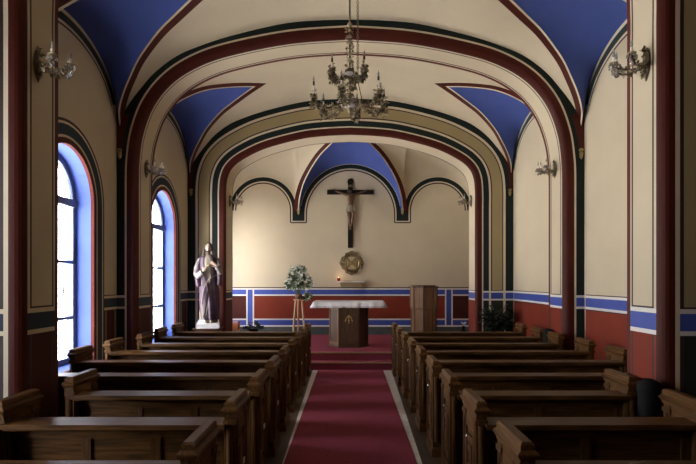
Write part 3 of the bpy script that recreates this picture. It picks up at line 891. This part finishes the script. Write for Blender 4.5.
q = MB(); q.box(-.28,.28,-.22,0,0,.116,'tan',bi=.02); q.build('bracket', t)  # darker bracket under a whiter slab paints in shadow and lit edge
sz = py(286.8)+.1455
t = thing('sanctuary_lamp', 'lit candle in a small ruby red glass at the left of the wall shelf', 'candle', (px(338.9), ZF-.17, sz))
q = MB(); q.lathe([(.022,0),(.036,.012),(.042,.05),(.044,.085),(.040,.085),(.036,.04),(.001,.02)], 'ruby', n=16); q.build('glass', t)
q = MB(); q.lathe([(.001,.025),(.034,.025),(.036,.06),(.001,.06)], 'wax', n=12); q.build('candle_wax', t)
q = MB(); q.lathe([(.001,.062),(.007,.075),(.008,.088),(.004,.105),(.0005,.118)], 'flame', n=8); q.build('flame', t)
q = MB(); 
for s in (-1,1): q.grid([[(s*.002,-.05,.012),(s*.05,-.05,.026),(s*.10,-.05,.010)],[(s*.002,.05,.012),(s*.05,.05,.026),(s*.10,.05,.010)]],'paper'); 
q.box(-.105,.105,-.055,.055,0,.010,'old_gold')
tag(q.build('open_book', loc=(px(347.8)+.02, ZF-.17, sz)), 'small open book lying in the middle of the wall shelf', 'book')

# ------------------------------------------------------------------ statue on its pedestal
SX_, SZ_ = -2.90, 11.02
q = MB(); q.box(-.27,.27,-.24,.24,PF,PF+.06,'altar_wood'); q.box(-.22,.22,-.19,.19,PF+.06,.70,'altar_wood'); q.box(-.27,.27,-.24,.24,.70,.745,'altar_wood',bi=.03)
tag(q.build('statue_pedestal', loc=(SX_, SZ_, 0)), 'dark wooden pedestal block under the robed statue', 'pedestal')
t = thing('robed_statue', 'painted statue of a bearded man in cream and purple robes, hand to his chest', 'statue', (SX_+.0, SZ_, .746), R(12)); t.scale = (.94,1,1.05)
q = MB(); q.box(-.24,.24,-.20,.20,0,.10,'plaster_white', ti=.012); q.box(-.24,-.02,-.21,.2,.08,.17,'plaster_white', ti=.05); q.build('base', t)
n = 56
def loft(q, secs, m, a0=0, a1=2*PI, fold=.0, nf=9, ph=0, closed=True):
    rows = []
    S_ = crom(secs, 5)
    for i, (z, rx, ry, cx, cy, fd) in enumerate(S_):
        row = []
        for k in range(n if closed else n+1):
            a = a0+(a1-a0)*k/n
            w = 1+fold*fd*(math.sin(nf*a+ph+z*2.2)+.5*math.sin(nf*1.9*a+z*3.1))
            row.append((cx+rx*w*math.cos(a), cy+ry*w*math.sin(a), z))
        rows.append(row)
    q.grid(rows, m, True, closed); return rows
q = MB()                                    # tunic
loft(q, [(.10,.155,.14,-.01,0,1),(.30,.165,.14,-.01,0,1),(.60,.16,.135,0,0,.8),(.88,.15,.12,0,0,.5),(1.05,.15,.115,.0,0,.35),(1.20,.165,.12,0,0,.25),(1.33,.165,.105,0,0,.12),(1.39,.11,.085,0,0,0),(1.425,.055,.055,0,-.005,0)], 'robe_tan', fold=.10, nf=11)
q.build('tunic', t)
q = MB()                                    # purple mantle wraps the back, shoulder and crosses the front
secs = [(.16,.185,.165,.02,.0,1),(.40,.20,.175,.02,0,1),(.70,.20,.17,.015,0,.9),(.92,.195,.155,.0,0,.7),(1.10,.19,.145,0,.005,.5),(1.26,.20,.14,0,.005,.3),(1.36,.18,.125,0,.005,.15),(1.415,.10,.085,0,.01,0)]
S_ = crom(secs, 5); rows = []
for (z, rx, ry, cx, cy, fd) in S_:
    # opening angle range on the front (front is -pi/2): closed low on the figure's left, open on its right side
    f = min(max((z-.15)/1.2, 0), 1)
    left = -PI/2 - (.55 - .45*max(0, 1-abs(z-.75)/.5)) ; right = -PI/2 + (-.35+ .9*f if z < 1.0 else .55 - .15*(z-1.0))
    right = min(right, -PI/2+.6); 
    a0 = right; a1 = left + 2*PI
    if a1-a0 > 2*PI-.05: a1 = a0+2*PI-.05
    row = []
    for k in range(n+1):
        a = a0+(a1-a0)*k/n; w = 1+.07*fd*(math.sin(9*a+z*3.5)+.6*math.sin(17*a+z*4))
        row.append((cx+rx*w*math.cos(a), cy+ry*w*math.sin(a), z))
    rows.append(row)
q.grid(rows, 'robe_purple', True, False)
q.grid([[(p[0]*.97, p[1]*.97, p[2]) for p in r][::-1] for r in rows], 'robe_purple', True, False)
# hem roll running from the left forearm down to the right knee
q.tube(crom([(.19,-.10,1.02),(.08,-.17,.98),(-.03,-.18,.88),(-.10,-.17,.70),(-.13,-.15,.45),(-.12,-.14,.2)],6), .008, 'robe_tan', 8)
q.build('mantle', t)
q = MB()                                    # sleeves
q.tube(crom([(-.17,0,1.33),(-.225,-.02,1.20),(-.245,-.05,1.06),(-.20,-.12,1.02),(-.11,-.18,1.08)],5), [.055+.0*k for k in range(6)]+[.062]*5+[.066]*5+[.06]*5, 'robe_lilac', 12)
q.tube(crom([(.17,0,1.33),(.225,-.02,1.20),(.24,-.05,1.07),(.24,-.13,1.10),(.18,-.19,1.20)],5), [.055]*6+[.06]*5+[.062]*5+[.056]*5, 'robe_lilac', 12)
q.tube(crom([(-.22,-.06,1.04),(-.22,-.08,.92),(-.20,-.06,.80)],5), [.055]*5+[.05]*5+[.02], 'robe_purple', 10)
q.tube(crom([(.23,-.08,1.06),(.24,-.09,.95),(.22,-.06,.82)],5), [.055]*5+[.05]*5+[.02], 'robe_purple', 10)
q.build('sleeves', t)
def hand(q, w, d, upv, m, sc=1.0):
    w = Vector(w); d = Vector(d).normalized(); upv = Vector(upv).normalized(); sd = d.cross(upv).normalized()
    q.tube([w, w+d*.03*sc, w+d*.07*sc], [.020*sc,.028*sc,.026*sc], m, 8)
    for k in range(4):
        b = w+d*.068*sc+sd*(k-1.5)*.014*sc; L = (.055,.065,.06,.046)[k]*sc
        q.tube([b, b+d*L*.5+upv*.006, b+d*L*.95-upv*.012], [.0085*sc,.008*sc,.006*sc], m, 6)
    b = w+d*.02*sc-sd*.022*sc; q.tube([b, b+d*.025*sc-sd*.028*sc, b+d*.055*sc-sd*.034*sc], [.010*sc,.009*sc,.006*sc], m, 6)
q = MB(); hand(q, (-.11,-.185,1.09), (.6,-.1,.55), (0,-1,.2), 'skin_paint', 1.05); q.build('hand', t); q = MB(); hand(q, (.175,-.195,1.215), (-.75,.02,.35), (0,-1,0), 'skin_paint', 1.05); q.build('hand', t)
q = MB()                                    # head and neck
hz, hy = 1.545, -.02
q.tube([(0,0,1.39),(0,-.008,1.46),(0,hy,1.50)], [.05,.044,.045], 'skin_paint', 12)
rows = []
for i in range(15):
    a = -PI/2+PI*i/14; row = []
    for k in range(24):
        b = 2*PI*k/24; rx, ry, rz_ = .072,.088,.108
        x = rx*math.cos(a)*math.cos(b); y = ry*math.cos(a)*math.sin(b); z = rz_*math.sin(a)
        if z < 0: x *= 1-.25*(-z/rz_); 
        fr_ = max(0, -math.sin(b))*math.cos(a)
        if fr_ > .9 and -.035 < z < .012: y -= .020*(1-(abs(x)/.03))*(1 if abs(x) < .03 else 0)
        if fr_ > .75 and .008 < z < .032 and .012 < abs(x) < .045: y += .008
        row.append((x, hy+y, hz+z))
    rows.append(row)
q.grid(rows, 'skin_paint', True, True)
for s in (-1,1):
    q.ball((s*.027, hy-.074, hz+.015), .009, 'robe_white', 8, 5); q.ball((s*.027, hy-.0815, hz+.015), .004, 'hair_brown', 6, 4)
    q.tube([(s*.014,hy-.084,hz+.03),(s*.03,hy-.083,hz+.034),(s*.045,hy-.073,hz+.028)], .003, 'hair_brown', 5)
q.tube([(0,hy-.086,hz+.02),(0,hy-.10,hz-.008),(0,hy-.096,hz-.02)], [.006,.010,.008], 'skin_paint', 8)
q.tube([(-.018,hy-.086,hz-.038),(0,hy-.092,hz-.036),(.018,hy-.086,hz-.038)], .005, 'pink_cloth', 6)
q.build('head', t)
q = MB()
q.ball((0,hy+.014,hz+.022), .088, 'hair_brown', 16, 10, (1,1,1.12))
for s in (-1,1):
    for k in range(4):
        q.tube(crom([(s*(.068),hy-.02+.03*k,hz+.05),(s*.086,hy-.018+.03*k,hz-.04),(s*.10,hy-.01+.03*k,hz-.12),(s*(.115-.01*k),hy+.03*k,hz-.20)],4), [.022]*6+[.024]*6+[.008], 'hair_brown', 7)
q.ball((0,hy-.062,hz-.082), .036, 'hair_brown', 10, 6, (1,.7,1.2)); q.tube([(-.03,hy-.08,hz-.035),(0,hy-.094,hz-.026),(.03,hy-.08,hz-.035)], .006, 'hair_brown', 6)
q.tube([(-.055,hy-.05,hz-.03),(-.045,hy-.06,hz-.07),(-.02,hy-.066,hz-.09)], .013, 'hair_brown', 6); q.tube([(.055,hy-.05,hz-.03),(.045,hy-.06,hz-.07),(.02,hy-.066,hz-.09)], .013, 'hair_brown', 6)
q.build('hair', t)
q = MB(); q.ball((.01,-.13,1.20), .022, 'gold', 8, 6, (1,.6,1.1)); q.build('heart', t)['label'] = 'small gilt heart on the chest'
q = MB()
for s, x in ((-1,-.06),(1,.06)): q.tube([(x,-.10,.125),(x+.005,-.15,.12),(x+.01,-.19,.112)], [.03,.03,.018], 'skin_paint', 8)
q.build('feet', t)

# ------------------------------------------------------------------ chandelier
CHY = 6.71
def px6(x): return (x-350.5)*CHY/F
def py6(y): return CZ+(281-y)*CHY/F
t = thing('chandelier', 'two-tier brass chandelier with leafy candle arms hanging from the vault', 'chandelier', (-.01, CHY, py6(101)))
z0 = py6(101)
topz = CZ+3.912-z0
q = MB(); q.tube([(0,0,-.12),(0,0,topz)], .011, 'dark_brass', 8)
for k in range(14): q.ball((0,0,.05+k*.075), .020+.012*(k%3==0), 'brass', 8, 5)
q.lathe([(.001,-.16),(.02,-.14),(.035,-.11),(.02,-.08),(.05,-.05),(.10,-.03),(.105,-.015),(.03,.03),(.02,.10)], 'brass', n=16)
q.lathe([(.02,.34),(.06,.35),(.062,.37),(.02,.41)], 'dark_brass', n=14)
q.lathe([(.01,topz-.12),(.05,topz-.09),(.085,topz-.03),(.09,topz)], 'brass', n=16)
random.seed(77)
for k in range(150): a = random.random()*6.28; q.leaf((.02*math.cos(a), .02*math.sin(a), random.uniform(-.06,.95)), (math.cos(a),math.sin(a),random.uniform(-.9,.9)), random.uniform(.03,.06), .026, 'brass' if k%3 else 'dark_brass')
q.build('stem', t)
q = MB()
for k in range(44):
    zc = .42+k*(topz-.50)/44; a = k*PI/2
    q.tube([(.10+.014*math.cos(b)*abs(math.cos(a)), .014*math.cos(b)*abs(math.sin(a)), zc+.022*math.sin(b)) for b in [2*PI*j/8 for j in range(9)]], .0035, 'dark_brass', 5, caps=False)
q.tube([(.10,0,.42),(.11,0,.2),(.15,0,.02)], .006, 'dark_brass', 6); q.tube([(.10,0,topz-.10),(.07,0,topz-.03)], .006, 'dark_brass', 6)
q.build('chain', t)
q = MB(); q.lathe([(.001,-.075),(.06,-.07),(.11,-.045),(.145,-.005),(.15,.0),(.13,.005),(.04,.01)], 'milk_glass', c=(0,0,-.01), n=24); q.build('glass_bowl', t)['label'] = 'pale glass bowl'
q = MB(); q.lathe([(.001,.30),(.04,.305),(.07,.325),(.075,.34),(.02,.345)], 'milk_glass', n=20); q.build('glass_bowl', t)['label'] = 'smaller pale glass bowl'
def candle_arm(parent, ang, r, zb, rise, seed, drop=.08):
    random.seed(seed)
    e = MB(); 
    P = crom([(.02,0,zb),(r*.35,0,zb-drop*.4),(r*.7,0,zb-drop),(r*.96,0,zb-drop*.5),(r,0,zb+.02)], 5)
    e.tube(P, .0085, 'dark_brass', 6)
    for p in P[4::1]:
        for k in range(9):
            d = Vector((random.uniform(-1,1), random.uniform(-1,1), random.uniform(-1.2,.9)))
            e.leaf(Vector(p)+d*.012, d, random.uniform(.035,.07), .028, 'brass' if random.random() < .6 else 'dark_brass')
    e.lathe([(.008,.0),(.03,.012),(.034,.022),(.012,.03),(.012,.045)], 'brass', c=(r,0,zb+.01), n=10)
    for k in range(44):
        a = random.random()*6.28; d = Vector((math.cos(a), math.sin(a), random.uniform(-.9,.9)))
        e.leaf((r+.015*math.cos(a), .015*math.sin(a), zb+random.uniform(-.13,.10)), d, random.uniform(.035,.06), .026, 'brass' if k%3 else 'dark_brass')
    e.tube([(r,0,zb-.13),(r,0,zb+.02)], .006, 'dark_brass', 6)
    arm = e.build('candle_arm', parent); arm.rotation_euler = (0,0,ang)
    c = MB(); c.tube([(r,0,zb+.05),(r,0,zb+rise-.045)], .010, 'wax', 8)
    c.tube([(r,0,zb+rise-.05),(r,0,zb+rise)], .0125, 'socket', 8); c.build('candle', arm)
    c = MB(); c.lathe([(.006,0),(.012,.018),(.011,.035),(.003,.06),(.0005,.075)], 'bulb', c=(r,0,zb+rise), n=8); c.build('bulb', arm)
    c = MB()
    for k in range(6):
        a = k*1.05; c.ball((r+.034*math.cos(a), .034*math.sin(a), zb-.01-.008*(k%2)), .0085, 'crystal', 6, 4, (.8,.8,1.5))
    c.build('crystals', arm)
for k in range(6): candle_arm(t, R(18+60*k), .46, -.01, .15+.05*(k%2), 20+k, .11)
for k in range(3): candle_arm(t, R(200+120*k), .23, .33, .17, 40+k, .10)

# ------------------------------------------------------------------ wall sconces
def make_sconce():
    t = thing('wall_sconce', '', 'sconce')
    q = MB()                                     # back plate, arms run towards +x
    q.lathe([(.001,0),(.045,.0),(.05,.012),(.02,.02),(.001,.022)], 'dark_brass', n=14, M=Matrix.Rotation(R(90),4,'Y')@Matrix.Scale(2.4,4,(1,0,0)))
    q.tube([(.012,0,-.10),(.014,0,-.15)], [.018,.004], 'dark_brass', 8)
    random.seed(11)
    for k in range(26): q.leaf((.014,random.uniform(-.03,.03),random.uniform(-.10,.11)), (.8,random.uniform(-1,1),random.uniform(-1,1)), .045,.024,'dark_brass' if k%2 else 'brass')
    q.build('back_plate', t)
    for j, (dy, L, rise) in enumerate(((-.12,.19,.02),(0,.27,-.01),(.12,.19,.02))):
        a = MB(); P = crom([(.02,0,0),(L*.4,dy*.5,-.055),(L*.85,dy*.95,-.05),(L,dy,rise-.01)],5); a.tube(P,.007,'dark_brass',6)
        for p in P[3:]:
            for k in range(4): a.leaf(p,(random.uniform(-1,1),random.uniform(-1,1),random.uniform(-1,1)),.04,.02,'brass' if k else 'dark_brass')
        a.lathe([(.006,0),(.034,.01),(.036,.016),(.01,.022)],'brass',c=(L,dy,rise-.01),n=10)
        arm = a.build('candle_arm', t)
        c = MB(); c.tube([(L,dy,rise+.01),(L,dy,rise+.05)],.010,'wax',8); c.build('candle', arm)
        c = MB(); c.lathe([(.006,0),(.012,.018),(.011,.035),(.003,.06),(.0005,.07)],'bulb',c=(L,dy,rise+.05),n=8); c.build('bulb', arm)
        c = MB()
        for k in range(7):
            b = k*.9; c.ball((L+.036*math.cos(b),dy+.036*math.sin(b),rise-.028),.011,'crystal',6,4,(.8,.8,1.6))
        c.ball((L,dy,rise-.075),.022,'crystal',8,5,(.9,.9,1.1)); c.build('crystals', arm)
    return t
sc0 = make_sconce(); index_kids()
spots = [(-2.50,4.30,3.43,0,'left','of the near arch'), (-3.19,8.40,3.45,0,'left','of the middle arch, above the second window'), (-2.685,11.95,3.48,0,'left','of the chancel arch'),
         (2.366,4.30,3.44,PI,'right','of the near arch'), (3.19,8.40,3.45,PI,'right','of the middle arch'), (2.685,11.95,3.48,PI,'right','of the chancel arch')]
for i, (x,y,z,rz,sd,wh) in enumerate(spots):
    o = sc0 if i == 0 else copy_tree(sc0)
    o.location = (x,y,z); o.rotation_euler = (0,0,rz)
    o['label'] = 'brass candle sconce on the %s pier %s' % (sd, wh); o['category'] = 'sconce'; o['group'] = 'brass wall sconces'

# ------------------------------------------------------------------ small gilded corbels at the feet of the groins
def corbel_mesh():
    q = MB(); q.ball((0,0,.0),.034,'gold',10,6,(1,.7,1)); q.ball((0,0,.055),.040,'gold',10,6,(1,.7,.7)); q.lathe([(.001,-.085),(.02,-.06),(.03,-.03),(.02,-.02)],'gold',n=10)
    for k in range(5): q.leaf((0,-.01,.03),(math.cos(k*.6+.6)*.8,-.5,math.sin(k*.6+.6)),.06,.03,'gold')
    return q.build('gilded_corbel')
c0 = corbel_mesh()
for i, (x,y,z,lb) in enumerate([(-3.445,Z2F-.02,3.60,'left side of the middle arch'), (3.445,Z2F-.02,3.60,'right side of the middle arch'), (-3.42,Z3F-.02,3.60,'left side of the chancel arch'), (3.42,Z3F-.02,3.60,'right side of the chancel arch'),
                                (px(298.6),ZF-.03,py(211.7),'far wall, left of the crucifix'), (px(402.4),ZF-.03,py(211.7),'far wall, right of the crucifix')]):
    o = c0 if i == 0 else c0.copy()
    if i: COL.objects.link(o)
    o.location = (x,y,z); tag(o, 'small gold ornament under the vault rib on the %s' % lb, 'ornament', 'gold ornaments at the feet of the vault ribs')

# ------------------------------------------------------------------ small things
t = thing('potted_plant', 'dark bushy green pot plant against the right pier of the chancel arch', 'plant', (3.02, 11.2, PF))
q = MB(); q.lathe([(.12,0),(.15,.02),(.19,.30),(.20,.32),(.17,.32),(.16,.28)], 'terracotta', n=20); q.lathe([(.001,.285),(.165,.285)], 'black_plastic', n=20); q.build('pot', t)
q = MB(); random.seed(9)
for i in range(60):
    a = random.random()*6.28; L = random.uniform(.35,.72); w = random.uniform(.12,.34)
    P = [(0,0,.28),(w*.4*math.cos(a),w*.4*math.sin(a),.28+L*.5),(w*math.cos(a),w*math.sin(a),.28+L*random.uniform(.7,1))]
    q.tube(P,[.006,.005,.003],'leaf_dark',5)
    for j in range(7):
        f = .3+.1*j; p = Vector(P[0]).lerp(Vector(P[2]), f); q.leaf(p,(math.cos(a+random.uniform(-1.4,1.4)),math.sin(a+random.uniform(-1.4,1.4)),random.uniform(-.3,.6)),.13,.05,'leaf_dark')
q.build('foliage', t)
def bin_(x, y, label):
    t = thing('tall_bin', label, 'bin', (x,y,0))
    q = MB(); q.lathe([(.065,0),(.07,.02),(.078,.86),(.075,.87)], 'black_plastic', n=20); q.build('body', t)
    q = MB(); q.lathe([(.083,.865),(.085,.89),(.075,.93),(.03,.955),(.001,.957)], 'black_plastic', n=20); q.build('lid', t)
bin_(2.27, 4.11, 'tall dark lidded bin beside the near right pier at the end of a short pew')
bin_(3.105, 8.48, 'tall dark lidded bin beside the middle right pier, far along the wall')
t = thing('side_stool', 'small orange-brown wooden stool with pink top by the foot of the left chancel pier', 'stool', (-2.83, 13.2, PF))
for sx in (-1,1):
    for sy in (-1,1):
        q = MB(); q.box(sx*.085-.018,sx*.085+.018,sy*.085-.018,sy*.085+.018,0,.34,'orange_wood'); q.build('leg', t)
q = MB(); q.box(-.11,.11,-.11,.11,.20,.36,'orange_wood'); q.build('seat', t)
q = MB(); q.box(-.11,.11,-.11,.11,.36,.41,'pink_cloth',ti=.01); q.build('cushion', t)
q = MB(); random.seed(4)
for i in range(110):
    a = random.random()*6.28; rr3 = random.random()**.5*.20; q.leaf((rr3*math.cos(a),rr3*.6*math.sin(a),.20+.2*random.random()*(1-rr3/.22)),(math.cos(a),math.sin(a),random.uniform(0,.8)),.10,.05,'leaf_dark')
t = thing('low_plant', 'low dark plant in a black pot on the floor beside the small stool', 'plant', (-2.40, 13.35, PF))
q.build('foliage', t)
q = MB(); q.lathe([(.09,0),(.12,.2),(.11,.21)],'black_plastic',n=16); q.lathe([(.001,.205),(.112,.205)],'black_plastic',n=16); q.build('pot', t)
t = thing('white_lily', 'white lily in a narrow dark vase low beside the right chancel pier', 'flower', (2.72, 13.0, PF))
q = MB(); q.lathe([(.06,0),(.07,.05),(.045,.2),(.035,.27),(.045,.30)],'black_plastic',n=14); q.build('vase', t)
q = MB(); q.tube([(0,0,.26),(.0,0,.34)],.006,'leaf_dark',6)
for k in range(6): q.leaf((0,0,.33),(math.cos(k*1.05)*.7,math.sin(k*1.05)*.7,.8),.11,.05,'petal')
q.build('blossom', t)

# ------------------------------------------------------------------ light
w = bpy.data.worlds.new('World'); scene.world = w; w.use_nodes = True
bg = w.node_tree.nodes['Background']; bg.inputs['Color'].default_value = (1.0,.98,.955,1); bg.inputs['Strength'].default_value = 17.0
wt = w.node_tree; wtc = wt.nodes.new('ShaderNodeTexCoord'); wsx = wt.nodes.new('ShaderNodeSeparateXYZ'); wr = wt.nodes.new('ShaderNodeValToRGB')
wmr = wt.nodes.new('ShaderNodeMapRange'); wmr.inputs['From Min'].default_value = -1; wmr.inputs['From Max'].default_value = 1
wt.links.new(wtc.outputs['Generated'], wsx.inputs[0]); wt.links.new(wsx.outputs['Z'], wmr.inputs['Value']); wt.links.new(wmr.outputs[0], wr.inputs['Fac'])
wr.color_ramp.elements[0].position = .40; wr.color_ramp.elements[0].color = (1.0,.985,.965,1)      # bright pale ground outside
wr.color_ramp.elements[1].position = .70; wr.color_ramp.elements[1].color = (.42,.44,.48,1)      # overcast sky
wt.links.new(wr.outputs['Color'], bg.inputs['Color'])
for c, n in WINS:
    l = bpy.data.lights.new('daylight_portal', 'AREA'); l.shape = 'RECTANGLE'; l.size = 1.3; l.size_y = 2.85
    l.cycles.is_portal = True
    o = bpy.data.objects.new('daylight_portal', l); COL.objects.link(o)
    o.location = (-XW-.36, c, (SILL+SP+OH)/2); o.rotation_euler = (0, R(-90), 0)
l = bpy.data.lights.new('candle_glow', 'POINT'); l.energy = .25; l.color = (1,.62,.3); l.shadow_soft_size = .01
o = bpy.data.objects.new('candle_glow', l); COL.objects.link(o); o.location = (px(338.9), ZF-.17, sz+.16)

# ------------------------------------------------------------------ camera
cam = bpy.data.cameras.new('camera'); co = bpy.data.objects.new('camera', cam); COL.objects.link(co)
co.location = (0,0,CZ); co.rotation_euler = (R(90),0,0)
cam.sensor_width = 36; cam.lens = F/696*36; cam.shift_x = -2.5/696; cam.shift_y = 49/696
cam.clip_start = .05; cam.clip_end = 200
scene.camera = co
scene.view_settings.view_transform = 'Standard'; scene.view_settings.look = 'None'
scene.view_settings.exposure = 1.12; scene.view_settings.gamma = 1.0; scene.view_settings.use_curve_mapping = False
scene.cycles.max_bounces = 10; scene.cycles.diffuse_bounces = 3; scene.cycles.transparent_max_bounces = 12
scene.cycles.sample_clamp_indirect = 6
scene.cycles.use_denoising = True
